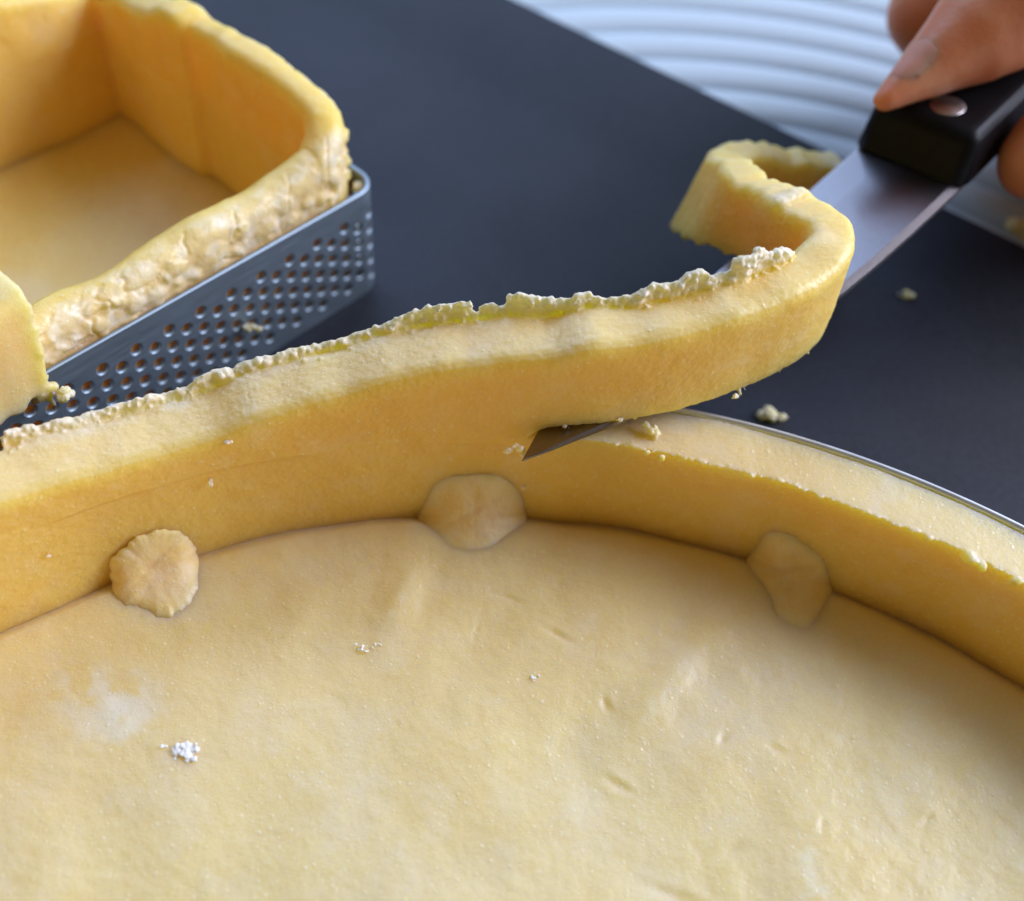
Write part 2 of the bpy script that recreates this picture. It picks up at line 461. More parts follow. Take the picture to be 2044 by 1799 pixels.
# --- base
def base_mesh():
    th = np.concatenate([np.arange(-62, 62, 0.2), np.arange(62, 298, 3.0)])
    rr = np.concatenate([[0.5, 6, 12, 18, 24], np.arange(28, 104.6, 0.36)])
    A, Rr = np.meshgrid(np.radians(th), rr, indexing='ij')
    X = CX + Rr * np.sin(A); Y = CY + Rr * np.cos(A)
    P = np.stack([X.ravel(), Y.ravel(), np.zeros(X.size)], -1)
    z = 4.0 + 0.75 * fbm(P, 22, 2, 3) + 0.28 * fbm(P * (1.0, 0.6, 1), 8, 2, 5) + 0.10 * fbm(P, 2.6, 2, 8) + 0.05 * fbm(P, 0.8, 2, 9)
    # press ridges
    for (px, py, ang, ln, wd, h) in ((800, 1200, 75, 6, 2.2, 0.5), (1330, 1370, 55, 8, 2.4, 0.5), (600, 1230, 70, 6, 3, 0.4),
                                     (960, 1290, 60, 7, 3, -0.3), (1500, 1520, 50, 9, 3, 0.3), (1120, 1500, 45, 9, 4, -0.35)):
        c = at(px, py, 4); a = math.radians(ang); d = P[:, :2] - c[:2]
        s = d[:, 0] * math.cos(a) + d[:, 1] * math.sin(a); t = -d[:, 0] * math.sin(a) + d[:, 1] * math.cos(a)
        z += h * np.exp(-(s / ln) ** 2 - (t / wd) ** 2)
    # nicks
    for (px, py, ang, ln, wd, h) in ((1112, 1268, -25, 1.9, .35, .5), (1208, 1405, -70, 0.9, .45, .5), (1443, 1478, 60, 0.9, .45, .5),
                                     (1235, 1568, -25, 1.9, .5, .5), (1345, 1788, -15, 3.0, .6, .4), (1548, 1497, -20, 1, .4, .4),
                                     (1850, 1640, 50, .9, .35, .4), (1020, 1195, -15, 1.6, .3, .4), (560, 1275, 40, .5, .2, .3),
                                     (950, 1260, 80, 1.6, .2, .25), (1640, 1650, 60, .7, .4, .4), (1462, 1700, 40, 1.6, .7, .35)):
        c = at(px, py, 4); a = math.radians(ang); d = P[:, :2] - c[:2]
        s = d[:, 0] * math.cos(a) + d[:, 1] * math.sin(a); t = -d[:, 0] * math.sin(a) + d[:, 1] * math.cos(a)
        q = (s / ln) ** 2 + (t / wd) ** 2
        z -= 0.65 * h * np.exp(-q) ; z += 0.2 * h * np.exp(-((s / ln) ** 2 + ((t - 2 * wd) / wd) ** 2))
    r = Rr.ravel()
    z += 0.5 * np.exp(-((r - 99.5) / 2.5) ** 2) * 0.5 - 1.1 * smooth(101.6, 104.2, r)
    P[:, 2] = z
    pale = 0.55 + 0.20 * smooth(-0.1, 0.5, fbm(P, 13, 3, 21)) + 0.15 * smooth(0.0, 0.5, fbm(P, 4, 3, 22))  # overall paleness puts the light on the floor into its colour
    for (px, py, rx, amt) in ((225, 1400, 4.0, 0.9), (150, 1375, 3.0, 0.5), (250, 1430, 2.4, 0.8)):
        c = at(px, py, 4); d = np.hypot(P[:, 0] - c[0], P[:, 1] - c[1])
        pale += amt * np.exp(-(d / rx) ** 2) * smooth(-0.35, 0.3, fbm(P, 2.2, 3, 31))
    flour = np.zeros(len(P))
    for (px, py, rx, amt) in ((225, 1400, 3.4, 0.32), (150, 1375, 2.6, 0.2), (250, 1440, 2.2, 0.4)):
        c = at(px, py, 4); d = np.hypot(P[:, 0] - c[0], P[:, 1] - c[1])
        flour += amt * np.exp(-(d / rx) ** 2) * smooth(-0.35, 0.3, fbm(P, 2.2, 3, 31))
    for (px, py, ln, wd, ang, amt) in ((1610, 1700, 5.5, 1.1, 82, 0.35), (1640, 1790, 2.5, 1.6, 20, 0.35), (1330, 1385, 4.5, 1.0, 55, 0.4), (800, 1200, 4, 1.1, 70, 0.3),  # streaks lying on press ridges paint in their lit crests
                                       (1450, 1640, 5, 2, 50, 0.12), (1750, 1560, 7, 3.5, 40, 0.15), (1250, 1330, 6, 3, 50, .10)):
        c = at(px, py, 4); a = math.radians(ang); d = P[:, :2] - c[:2]
        s = d[:, 0] * math.cos(a) + d[:, 1] * math.sin(a); t = -d[:, 0] * math.sin(a) + d[:, 1] * math.cos(a)
        flour += amt * np.exp(-(s / ln) ** 2 - (t / wd) ** 2) * smooth(-0.4, 0.4, fbm(P, 1.3, 3, 41))
    nu, nv = len(th), len(rr)
    F = grid_faces(nu, nv, True, False, flip=True)
    Pb = np.stack([P.reshape(nu, nv, 3)[:, -1, 0], P.reshape(nu, nv, 3)[:, -1, 1], np.full(nu, 0.3)], -1)
    n0 = len(P)
    V = np.concatenate([P, Pb])
    for i in range(nu):
        i2 = (i + 1) % nu
        F.append((i * nv + nv - 1, n0 + i, n0 + i2, i2 * nv + nv - 1)[::-1][::-1])
    F.append(tuple(n0 + i for i in range(nu))[::-1]); F.append(tuple(i * nv for i in range(nu)))
    return V, F, np.concatenate([pale, np.zeros(nu)]), np.concatenate([flour, np.zeros(nu)])
V, F, pale, flour = base_mesh()
o = build('base', (V, F), DOUGH, shell)
attr(o.data, 'pale', np.clip(pale, 0, 1)); attr(o.data, 'flour', np.clip(flour, 0, 1))

# --- wall and the strip that the knife lifts off it
TOPZ = [(-64, 25), (-45, 25.5), (-37, 25.4), (-31, 24.2), (-25, 24.6), (-21, 26.8), (-17, 28.5), (-12, 31.0), (-6, 33.6), (-1, 35.2), (3, 36.2)]
def topz(d): return float(np.interp(d, [a for a, b in TOPZ], [b for a, b in TOPZ]))
def rect_loop(n0, n1, z0, z1, rt, rb, seg=4):
    """rounded rectangle in (n, z); rt / rb = corner radii at top / bottom"""
    L = []
    for (cn, cz, r, s) in ((n1, z1, rt, 0), (n0, z1, rt, 90), (n0, z0, rb, 180), (n1, z0, rb, 270)):
        sx = -1 if cn == n1 else 1; sz = -1 if cz == z1 else 1
        for k in range(seg + 1):
            a = math.radians(s + 90 * k / seg)
            L.append((cn + sx * r + r * math.cos(a), cz + sz * r + r * math.sin(a)))
    return L
wall = Raw()
secs = []
for d in np.arange(-62, 62.01, 0.4):
    w = 0.35 * math.sin(d * 0.21 + 1) + 0.25 * math.sin(d * 0.53)
    secs.append([pol(d, n, z) for n, z in rect_loop(RI + w * 0.6, ROUT, 1.0, 20.05, 0.35, 0.3)])
wall.add(*sweep(secs))
# centre line of the upper part: round the ring, then the curl; columns x, y, underside z, top z, half thickness
path = []
for d in np.arange(-62, -7.9, 1.5):
    c = pol(d, 107.9, 0); path.append((c[0], c[1], 18.5, topz(d), 4.15, 0, 0))
for d, zb in ((-6.6, 18.7), (-5.0, 19.0), (-3.9, 19.3), (-2.6, 21.6)):
    c = pol(d, 107.8, 0); path.append((c[0], c[1], zb, topz(d), 4.1, 0, 0))
path += [(7.0, 93.0, 22.4, 36.0, 4.0, 0, 0), (12.4, 94.2, 22.7, 36.5, 3.9, 0, 0), (18.9, 96.5, 23.2, 37.4, 3.9, 0, 0), (26, 99.7, 24.0, 38.4, 3.8, 0, 0), (32.6, 104.4, 24.8, 39.0, 3.8, 0, 0),
         (36.4, 109.6, 25.0, 39.2, 3.8, 0, 0), (36.8, 114.3, 24.9, 38.8, 3.7, 0, 0), (35.0, 118, 24.6, 37.8, 3.6, -.5, 0), (32.2, 121.4, 24.2, 36.6, 3.5, -.4, 0),
         (29.2, 126.5, 22.6, 34.8, 3.4, 1, 0), (26.9, 132.8, 18.6, 31.8, 3.4, 2.6, 0), (26.1, 139, 14.2, 28.8, 3.3, 3.6, 0), (27.4, 145, 10.0, 25.8, 3.3, 3.8, 0), (31.5, 148.6, 8.5, 24.2, 3.3, 2.8, 0), (37, 150.8, 7, 23.0, 3.3, 1, 0),
         (43.5, 152.6, 5.5, 21, 3.3, 0, 0), (50, 155, 4, 19, 3.3, 0, 0)]
cl = catmull(path, 0.7)
tan = np.gradient(cl[:, :2], axis=0); tan /= np.linalg.norm(tan, axis=1)[:, None]
nor = np.stack([tan[:, 1], -tan[:, 0]], -1)         # to the inner side of the case
secs = []
for k, (x, y, zb, zt, h, lx, ly) in enumerate(cl):
    s = k * 0.7
    jz = 0.35 * math.sin(s * 0.35) + 0.3 * math.sin(s * 0.83 + 2)
    rb = float(smooth(-10, 28, x)); cu = float(smooth(105, 118, y)) if x > 20 else 0.0
    ho = h + 0.5 + 0.4 * math.sin(s * 0.5) - 1.9 * rb * (1 - cu) - 1.1 * cu
    h = h - 0.5 * cu
    jz += cu * (0.7 * math.sin(s * 1.1) + 0.6 * math.sin(s * 1.9 + 1) + 1.6 * math.sin(s * 0.45))
    zb = zb + cu * (0.3 * math.sin(s * 1.5) + 0.25 * math.sin(s * 2.7 + 2))
    loop = rect_loop(-ho, h, zb, zt + 0.3 * jz, 1.7 if cu < 0.5 else 1.2, 0.45)
    ln = lambda z: (z - (zb + zt) / 2) / (zt - zb)
    secs.append([np.array((x + nor[k, 0] * n + lx * ln(z), y + nor[k, 1] * n + ly * ln(z), z)) for n, z in loop])
wall.add(*sweep(secs))
ncl = len(cl)
kend = int(np.argmin(np.hypot(cl[:, 0] - 36.6, cl[:, 1] - 113)))
def outer(k): return cl[k, 4] + 0.5 - 1.9 * float(smooth(-10, 28, cl[k, 0]))
# torn fringe: a thin ragged sheet that stands up along the outer rim, height in mm by pixel column of the photograph
FR = [(0, .5), (20, 1.0), (60, .9), (85, .4), (120, .9), (170, .5), (215, 1.3), (300, 1.2), (320, .5), (370, .7), (395, 1.6), (440, 1.5), (460, .6), (520, .9), (560, .5), (640, .6), (740, .6), (790, 1.3), (810, 1.9), (850, 2.1),
      (890, 2.7), (925, 2.6), (943, 2.7), (946, .3), (956, .4), (962, 1.2), (985, 1.7), (1003, 1.0), (1012, .9), (1015, 2.6), (1060, 2.5), (1100, 1.7), (1170, 1.6), (1200, 1.0), (1240, .9), (1275, 1.2), (1310, 1.9),
      (1360, 2.1), (1372, 2.7), (1400, 2.6), (1420, 1.3), (1440, 1.1), (1462, 1.5), (1472, 2.7), (1490, 2.9), (1512, 3.6), (1530, 3.3), (1550, 2.2), (1575, 1.9), (1600, 1.1), (1625, .5)]
def near_s(px, py, z, side):
    """index along the strip nearest to a pixel, at height z on the outer (-1) or inner (+1) side"""
    p = at(px, py, z)[:2]; q = cl[:, :2] + side * 4 * nor
    return int(np.argmin(np.hypot(*(q - p).T)))
OUTLINE = [(0, 890), (200, 830), (400, 750), (500, 715), (750, 660), (900, 640), (1000, 640), (1200, 640), (1400, 590), (1500, 575), (1625, 540)]
kf = np.array([near_s(px, lerp(px, OUTLINE), lerp(px, [(0, 26), (700, 31), (1000, 35), (1600, 39)]), -1) for px, _ in FR], float)
kf = np.maximum.accumulate(kf + np.arange(len(kf)) * 1e-3); hf = np.array([h for _, h in FR])
ss = np.arange(kf[0], kf[-1], 0.3)
secs = []; fr_top = []
for q in ss:
    k = int(min(q, ncl - 2)); f = q - k
    x, y, zb, zt, h, _, _ = cl[k] * (1 - f) + cl[k + 1] * f; n2 = nor[k] * (1 - f) + nor[k + 1] * f
    s1 = np.array([[q * 0.7, 0, 0]])
    hh = max(0.15, float(np.interp(q, kf, hf)) * (1 + 0.28 * float(fbm(s1, 1.6, 3, 301)[0])) + 0.30 * float(fbm(s1, 0.7, 2, 302)[0]))
    o = outer(k) + 0.25 * float(fbm(s1, 3.0, 2, 303)[0]); th = 0.75 + 0.35 * float(fbm(s1, 1.4, 2, 304)[0])
    ln = 0.25 * hh * float(fbm(s1, 2.6, 2, 305)[0])
    pts = [(-o - 0.25, zt - 2.2), (-o - 0.35 + ln * .4, zt + hh * 0.45), (-o - 0.1 + ln, zt + hh), (-o + th * 0.55 + ln, zt + hh * 0.96), (-o + th + ln * .4, zt + hh * 0.4), (-o + th + 0.5, zt - 2.2)]
    secs.append([np.array((x + n2[0] * n, y + n2[1] * n, z)) for n, z in pts])
    fr_top.append((x, y, zt, hh, o, th, n2[0], n2[1], ln))
wall.add(*sweep(secs))
# grains clinging to the fringe, inside and along its top
for x, y, zt, hh, o, th, nx, ny, ln in fr_top:
    for _ in range(1 + int(hh * 1.6)):
        t = rng.random(); z = zt + hh * t ** 0.7
        n = (-o + th * 0.9 + ln * t + 0.12 * rng.normal()) if rng.random() < 0.6 else (-o + th * 0.4 + ln * t)
        if n > -o + th * 0.6: z = zt + hh * 0.9 * t
        else: z = zt + hh * (0.93 + 0.05 * rng.random())
        r = 0.14 + 0.24 * rng.random() ** 2
        wall.add(*lump((x + nx * n, y + ny * n, z), r * (0.7 + 0.6 * rng.random(3)), randrot(), 1, 0.5, int(rng.integers(999))))
    if rng.random() < 0.10:        # a few loose bits on the flat top beside it
        n = -o + th + 0.4 + 1.2 * rng.random(); r = 0.15 + 0.25 * rng.random()
        wall.add(*lump((x + nx * n, y + ny * n, zt - 0.05), r * (0.7 + 0.6 * rng.random(3)), randrot(), 1, 0.5, int(rng.integers(999))))
# crumbs along the underside of the strip and the ragged inner edge of the cut
for k in range(near_s(1075, 865, 22, 1), kend + 14):
    if rng.random() < 0.22:
        x, y, zb, zt, h, _, _ = cl[k]; nn = h - 0.1 + rng.normal() * 0.2
        wall.add(*lump((x + nor[k, 0] * nn, y + nor[k, 1] * nn, zb + 0.3 * rng.random()), (0.2 + 0.4 * rng.random() ** 3) * (0.8 + .4 * rng.random(3)), randrot(), 1, 0.4, k))
for d in np.arange(2, 45, 0.22):
    w = 0.35 * math.sin(d * 0.21 + 1) + 0.25 * math.sin(d * 0.53)
    r = 0.22 + 0.4 * rng.random() ** 3
    if rng.random() < 0.75:
        wall.add(*lump(pol(d, RI + w * 0.6 + 0.15 + 0.15 * rng.normal(), 19.95), (r, r, r * 0.6), None, 1, 0.4, int(d * 100) % 991))
for (px, py, r) in ((1930, 1110, 0.9), (1945, 1118, 0.8), (1960, 1130, 0.7), (1500, 950, .5), (1320, 915, .6), (1290, 905, .5), (2030, 1160, .8)):
    wall.add(*lump(at(px, py, 20), (r, r, r * 0.6), randrot(), 2, 0.4, px))
me = fuse(wall.get(), 0.18, 1, 0.5); print('wall verts', len(me.vertices))
V, N = mesh_arrays(me)
ang = np.degrees(np.arctan2(V[:, 0] - CX, V[:, 1] - CY)); rad = np.hypot(V[:, 0] - CX, V[:, 1] - CY)
from mathutils import kdtree
kd = kdtree.KDTree(ncl)
for k in range(ncl): kd.insert((cl[k, 0], cl[k, 1], 0), k)
kd.balance()
sel = np.where(V[:, 2] > 20.2)[0]
idx = np.array([kd.find((V[i, 0], V[i, 1], 0))[1] for i in sel])
qn = np.full(len(V), 99.0); qz = np.zeros(len(V)); qk = np.zeros(len(V))
qn[sel] = ((V[sel, :2] - cl[idx, :2]) * nor[idx]).sum(1); qz[sel] = V[sel, 2] - cl[idx, 3]; qk[sel] = idx
on = qn < 50
torn = np.where(on, np.maximum(smooth(0.15, 0.5, qz), smooth(-2.6, -4.0, qn) * smooth(-9, -2.5, qz)), 0)
curl = smooth(kend, kend + 22, qk) * on; torn = torn * (1 - 0.5 * curl)
under = on & (N[:, 2] < -0.3); torn = np.where(under, 0.4, torn)
d = 0.30 * fbm(V, 9, 2, 51) + 0.10 * fbm(V, 2.2, 2, 52) + 0.05 * fbm(V, 0.75, 2, 53)
d += torn * (0.18 * fbm(V, 1.6, 3, 54) + 0.20 * fbm(V, 0.6, 2, 55)) + 0.03 * fbm(V, 0.45, 1, 56)
d *= np.where((N[:, 2] > 0.8) & (V[:, 2] < 20.8), 0.55, 1)
V2 = V + N * d[:, None]
V2[:, 2] = np.where(V[:, 2] < 3, V[:, 2], V2[:, 2])
put(me, V2 - np.array((CX, CY, 0)))
attr(me, 'thin', np.where(on, 0.6 * smooth(-0.4, 0.6, qz) * (1 - curl), 0))
attr(me, 'pale', np.clip(0.25 * torn + 0.9 * on * smooth(-0.5, 0.2, qz) * (1 - curl) * np.maximum(smooth(0.1, 0.5, qz), 0.45 * smooth(-1.2, -3.0, qn)) + 0.22 * smooth(0.1, 0.5, fbm(V, 5, 3, 61)) + 0.6 * ((N[:, 2] > 0.7) & (V[:, 2] < 21)) + 0.3 * (on & (N[:, 2] > 0.6)), 0, 1))  # up-facing tops paler: cut interior, plus light painted into the colour
attr(me, 'flour', np.where(on, 0.30 * smooth(0.4, 1.4, qz), 0) * (1 - curl))
side = link('side_wall', me, DOUGH, shell)
# the rest of the wall, behind the camera
secs = []
for dg in np.arange(62.02, 298.0, 1.0):
    secs.append([pol(dg, n, z) for n, z in rect_loop(RI, ROUT, 1.0, 20.05 if dg < 180 else 20.05 + 5 * smooth(180, 290, dg), 0.8, 0.3)])
build('side_wall', sweep(secs), DOUGH, shell)

# ------------------------------------------------------------------ dough scraps pressed into the corner
def scrap(deg, a, b, rot, e0, th, label, seed, rag):
    """a pad of dough pressed over the corner: t runs along the wall, e from the wall down to the floor"""
    c = pol(deg, 103.7, 3.7); r = math.radians(deg)
    T = np.array((math.cos(r), -math.sin(r), 0)); I = np.array((-math.sin(r), -math.cos(r), 0)); Up = np.array((0, 0, 1.0))
    Ev = (I - Up) / math.sqrt(2); Nv = (I + Up) / math.sqrt(2)
    nr, na = 40, 120; top = []; bot = []
    for i in range(nr):
        q = (i + 0.5) / nr
        ang = np.arange(na) * 2 * math.pi / na
        cs = np.stack([np.cos(ang), np.sin(ang), 0 * ang], -1)
        out = 1 + 0.26 * fbm(cs + seed, 0.9, 2, seed) + rag * fbm(cs * 1.6 + seed, 0.8, 4, seed + 1, 0.65)
        t0 = np.sign(np.cos(ang)) * np.abs(np.cos(ang))  ** 0.97 * a * q * out; q0 = np.sign(np.sin(ang)) * np.abs(np.sin(ang))  ** 0.97 * b * q * out
        t = t0 * math.cos(rot) - q0 * math.sin(rot); e = t0 * math.sin(rot) + q0 * math.cos(rot) + e0
        P = np.stack([t, e, 0 * t], -1)
        n = np.abs(e) - 0.35 + (np.sqrt(e * e + 5.0) - np.abs(e) + th + 0.35) * (1 - q ** (4 if rag > .05 else 2.6)) ** (0.6 if rag > .05 else 0.9)
        n += (0.5 * fbm(P, 3.8, 2, seed + 2) + 0.10 * fbm(P, 0.9, 2, seed + 3)) * (1 - q ** 6)
        # a slanting press crease
        n -= 0.22 * np.exp(-((t * 0.5 + e * 0.85 + 0.8) / 0.5) ** 2) * (1 - q ** 2)
        top.append(c + t[:, None] * T + e[:, None] * Ev + n[:, None] * Nv)
        bot.append(c + t[:, None] * T + e[:, None] * Ev + (np.abs(e) - 1.6)[:, None] * Nv)
    V = np.concatenate(top + bot[::-1]); nn = 2 * nr
    F = grid_faces(nn, na, False, True); F.append(tuple(range(na))[::-1]); F.append(tuple((nn - 1) * na + k for k in range(na)))
    bmv = c
    o = build('dough_scrap', (V, F), SCRAP, loc=c)
    attr(o.data, 'pale', np.clip(0.45 + 0.4 * smooth(-.3, .5, fbm(V, 2.5, 3, seed + 9)), 0, 1)); attr(o.data, 'flour', np.zeros(len(V)))
    weld(o, 0.0000005)
    return tag(o, label, 'dough piece', 'dough scraps pressed where wall meets base')
def weld(o, dist=0.00002):
    bm = bmesh.new(); bm.from_mesh(o.data); bmesh.ops.remove_doubles(bm, verts=bm.verts, dist=dist); bmesh.ops.recalc_face_normals(bm, faces=bm.faces)
    bm.to_mesh(o.data); bm.free()
scrap(-30.3, 5.2, 5.7, 0.35, 0.4, 1.1, 'ragged torn dough scrap at the left, nearest the perforated tin', 78, 0.20)
scrap(-6.9, 7.4, 5.8, 0.1, -0.9, 1.0, 'rounded dough scrap on the wall just below the knife tip', 75, 0.02)
scrap(17.4, 5.2, 6.6, -0.5, 0.5, 1.0, 'smooth oval dough scrap in the shade under the trimmed right wall', 76, 0.015)

# ------------------------------------------------------------------ rectangular perforated ring and its dough case
TC = np.array((-24.1, 136.0)); TU = np.array((-0.622, -0.783)); TV = np.array((-0.783, 0.622))
def tl(a, b, z): 
    p = TC + a * TU + b * TV; return np.array((p[0], p[1], z))
LA, LB, RC = 112.0, 70.0, 4.0
def tin_path(s):
    """rounded rectangle, s = 0 where the long front side starts; returns (a, b), outward normal"""
    q = math.pi / 2 * RC; l1 = LA - 2 * RC; l2 = LB - 2 * RC
    per = 2 * (l1 + l2 + 2 * q); s = s % per
    if s < l1: return (RC + s, 0), (0, -1)
    s -= l1
    if s < q: t = s / RC; return (LA - RC + RC * math.sin(t), RC - RC * math.cos(t)), (math.sin(t), -math.cos(t))
    s -= q
    if s < l2: return (LA, RC + s), (1, 0)
    s -= l2
    if s < q: t = s / RC; return (LA - RC + RC * math.cos(t), LB - RC + RC * math.sin(t)), (math.cos(t), math.sin(t))
    s -= q
    if s < l1: return (LA - RC - s, LB), (0, 1)
    s -= l1
    if s < q: t = s / RC; return (RC - RC * math.sin(t), LB - RC + RC * math.cos(t)), (-math.sin(t), math.cos(t))
    s -= q
    if s < l2: return (0, LB - RC - s), (-1, 0)
    s -= l2
    t = s / RC; return (RC - RC * math.cos(t), RC - RC * math.sin(t)), (-math.cos(t), -math.sin(t))
PER = 2 * (LA + LB - 4 * RC) + 2 * math.pi * RC
TH = 0.75
def tp(s, z, off):
    (a, b), (na, nb) = tin_path(s); return tl(a + na * off, b + nb * off, z)
def tin_mesh():
    R = Raw(); ncol = int(round(PER / 2.675 / 2)) * 2; w = PER / ncol; HR = 0.86; K = 12
    ph = (34.3 - RC) % (2 * w)
    def quad(s0, s1, z0, z1):
        for off, fl in ((0, False), (-TH, True)):
            V = []
            ss = [s0, (s0 + s1) / 2, s1]
            for s in ss: V += [tp(s, z0, off), tp(s, z1, off)]
            F = [(0, 2, 3, 1), (2, 4, 5, 3)]
            R.add(V, [f[::-1] if fl else f for f in F])
    for c in range(ncol):
        sc = ph + c * w; s0, s1 = sc - w / 2, sc + w / 2
        zs = [3.2 + 3.11 * k for k in range(5)] if c % 2 == 0 else [4.755 + 3.11 * k for k in range(4)]
        zb, zt = zs[0] - 1.555, zs[-1] + 1.555
        quad(s0, s1, 0.02, zb); quad(s0, s1, zt, 20.0)
        # top and bottom edges, slightly rounded
        V = []
        for s in (s0, sc, s1): V += [tp(s, 20.0, 0), tp(s, 20.18, -0.2), tp(s, 20.18, -TH + 0.2), tp(s, 20.0, -TH)]
        R.add(V, [(i * 4 + j, i * 4 + 4 + j, i * 4 + 5 + j, i * 4 + 1 + j) for i in (0, 1) for j in range(3)])
        R.add([tp(s, 0.02, o) for s in (s0, sc, s1) for o in (0, -TH)], [(0, 1, 3, 2), (2, 3, 5, 4)])
        for z in zs:
            ang = [math.pi / K + 2 * math.pi * k / K for k in range(K)]
            rings = []
            def border(t):
                cx, cz = math.cos(t), math.sin(t); m = max(abs(cx) / (w / 2), abs(cz) / 1.555); return cx / m, cz / m
            aa = sorted(ang + [math.atan2(sz * 1.555, sx * w / 2) % (2 * math.pi) for sx in (1, -1) for sz in (1, -1)])
            n = len(aa)
            rings.append([tp(sc + border(t)[0], z + border(t)[1], 0) for t in aa])
            for r, off in ((HR + 0.16, 0), (HR + 0.04, -0.1), (HR - 0.03, -0.3), (HR - 0.03, -TH)):
                rings.append([tp(sc + r * math.cos(t), z + r * math.sin(t), off) for t in aa])
            rings.append([tp(sc + border(t)[0], z + border(t)[1], -TH) for t in aa])
            R.add(np.array(rings).reshape(-1, 3), grid_faces(len(rings), n, False, True, flip=True))
    V, F = R.get()
    return V, F
def weld(o, dist=0.00002):
    bm = bmesh.new(); bm.from_mesh(o.data); bmesh.ops.remove_doubles(bm, verts=bm.verts, dist=dist); bmesh.ops.recalc_face_normals(bm, faces=bm.faces)
    bm.to_mesh(o.data); bm.free()
o = build('perforated_tart_ring', tin_mesh(), TIN, loc=tl(0, 0, 0), flat=True)
weld(o)
bm = bmesh.new(); bm.from_mesh(o.data)
for f in bm.faces: f.smooth = True
for e in bm.edges:
    if len(e.link_faces) == 2 and e.calc_face_angle(0) > math.radians(35): e.smooth = False
bm.to_mesh(o.data); bm.free()
tag(o, 'grey metal rectangular tart ring pierced with rows of small round holes', 'tart ring')

case = empty('tart_case', tl(40, 35, 0), 'raw dough case in the rectangular perforated ring, with crumbly uneven rim', 'tart case')
def slab(pts):
    """closed dough slab from columns of (inner a,b ; outer a,b ; z0 ; z1)"""
    secs = []
    for (ai, bi, ao, bo, z0, z1, rt) in pts:
        n = math.hypot(ao - ai, bo - bi); loop = rect_loop(0, n, z0, z1, min(rt, n * 0.45), 0.3, 4)
        secs.append([tl(ai + (ao - ai) * t / n, bi + (bo - bi) * t / n, z) for t, z in loop])
    return sweep(secs)
C2 = Raw()
# front wall: low and rough, rising to the right corner
FT = [(0, 32.0), (6, 31), (10, 28.6), (16, 27.2), (22, 26.8), (30, 27.2), (38, 26.6), (48, 26.0), (58, 26.5), (75, 28), (112, 28)]
BT = [(0, 30.5), (6, 31.4), (12, 32.4), (20, 33.0), (30, 33.4), (37, 32.4), (39, 33.6), (43, 33.4), (46, 31.6), (55, 29.6), (62, 28.2), (69, 28)]
RCN = 9.5
cols = []
for a in np.arange(111, RCN, -1.0): cols.append((a, 6.6 + 0.3 * math.sin(a * .4), a, 1.0, 1.0, lerp(a, FT), 2.4))
for t in np.linspace(0, 90, 17):
    ct, st = math.cos(math.radians(t)), math.sin(math.radians(t)); ri = RCN - 6.6
    cols.append((RCN - ri * st, RCN - ri * ct, RCN + 0.4 - (RCN - 0.6) * st, RCN + 0.4 - (RCN - 0.6) * ct, 1.0, lerp(RCN, FT) + (lerp(RCN, BT) - lerp(RCN, FT)) * t / 90 + 0.8 * math.sin(math.radians(2 * t)), 2.2))
for b in np.arange(RCN + 0.5, 69.1, 1.0):
    fold = 1.7 * float(smooth(36.5, 38.5, b)) * (1 - 0.35 * float(smooth(40, 58, b)))
    cols.append((6.4 + fold + 0.3 * math.sin(b * .3), b, 1.0, b, 1.0, lerp(b, BT), 2.0))
C2.add(*slab([(ai, bi, ao, bo, z0, z1, rt) for ai, bi, ao, bo, z0, z1, rt in cols]))
LT = [(0, 28), (8, 28.6), (16, 30.2), (24, 31.5), (40, 32), (112, 31)]
C2.add(*slab([(a, 62.2 + 0.3 * math.sin(a * .3), a, 69.1, 1.0, lerp(a, LT), 1.8) for a in np.arange(1.1, 111, 1.0)]))
C2.add(*slab([(104.5, b, 110.9, b, 1.0, 30, 2.0) for b in np.arange(1.0, 69.1, 2.0)]))
# crumbs and flakes on the outer face of the front wall
R3 = np.stack([np.append(TU, 0), np.append(-TV, 0), (0, 0, 1)], -1)
for k in range(520):
    a = 1.5 + 60 * rng.random(); top = lerp(a, FT); z = 19.9 + (top - 20.6) * rng.random()
    t = (z - 20) / max(1, top - 20)
    b = 1.05 + (0 if t < 0.6 else 2.6 * (t - 0.6) / 0.4)
    if a < RCN: b += RCN - math.sqrt(max(0, RCN ** 2 - (RCN - a) ** 2))
    r = 0.18 + 0.6 * rng.random() ** 3.0
    C2.add(*lump(tl(a, b, z), np.array((r, r * 0.6, r)) * (0.7 + 0.6 * rng.random(3)), R3, 1 if r < .4 else 2, 0.45, k))
for (a, z, r) in ((30.0, 22.6, 2.6), (21, 22.2, 2.3), (13.5, 22.8, 1.2), (8.2, 24.4, 1.7), (43, 22.2, 1.5), (49, 22, 1.8), (36, 24.2, 1.6), (25.2, 24.4, 1.7), (53.5, 21.2, 0.9), (55.0, 23.3, .8), (17, 24.5, 1.3), (39.5, 21.6, 1.4), (33.5, 21.4, 1.2), (10.5, 22, 1.2), (46.2, 24, 1.2), (16.6, 21.4, 1.1), (26, 21.2, 1.0)):
    C2.add(*lump(tl(a, 1.0 + (RCN - math.sqrt(RCN ** 2 - (RCN - a) ** 2) if a < RCN else 0), z), (r, 0.5, r * 0.8), R3, 3, 0.35, int(a * 10)))
me = fuse(C2.get(), 0.28, 1, 0.5)
V, N = mesh_arrays(me)
rel = V[:, :2] - TC; la = rel @ TU; lb = rel @ TV
torn = smooth(19.5, 21, V[:, 2]) * np.maximum(smooth(4.5, 2.0, lb), smooth(3, 1, la))
d = 0.55 * fbm(V, 10, 2, 81) + 0.55 * fbm(V * (1, 1, 0.25), 7, 2, 181) * smooth(3, 6, lb) + 0.12 * fbm(V, 2.4, 2, 82) + 0.05 * fbm(V, 0.9, 2, 83)
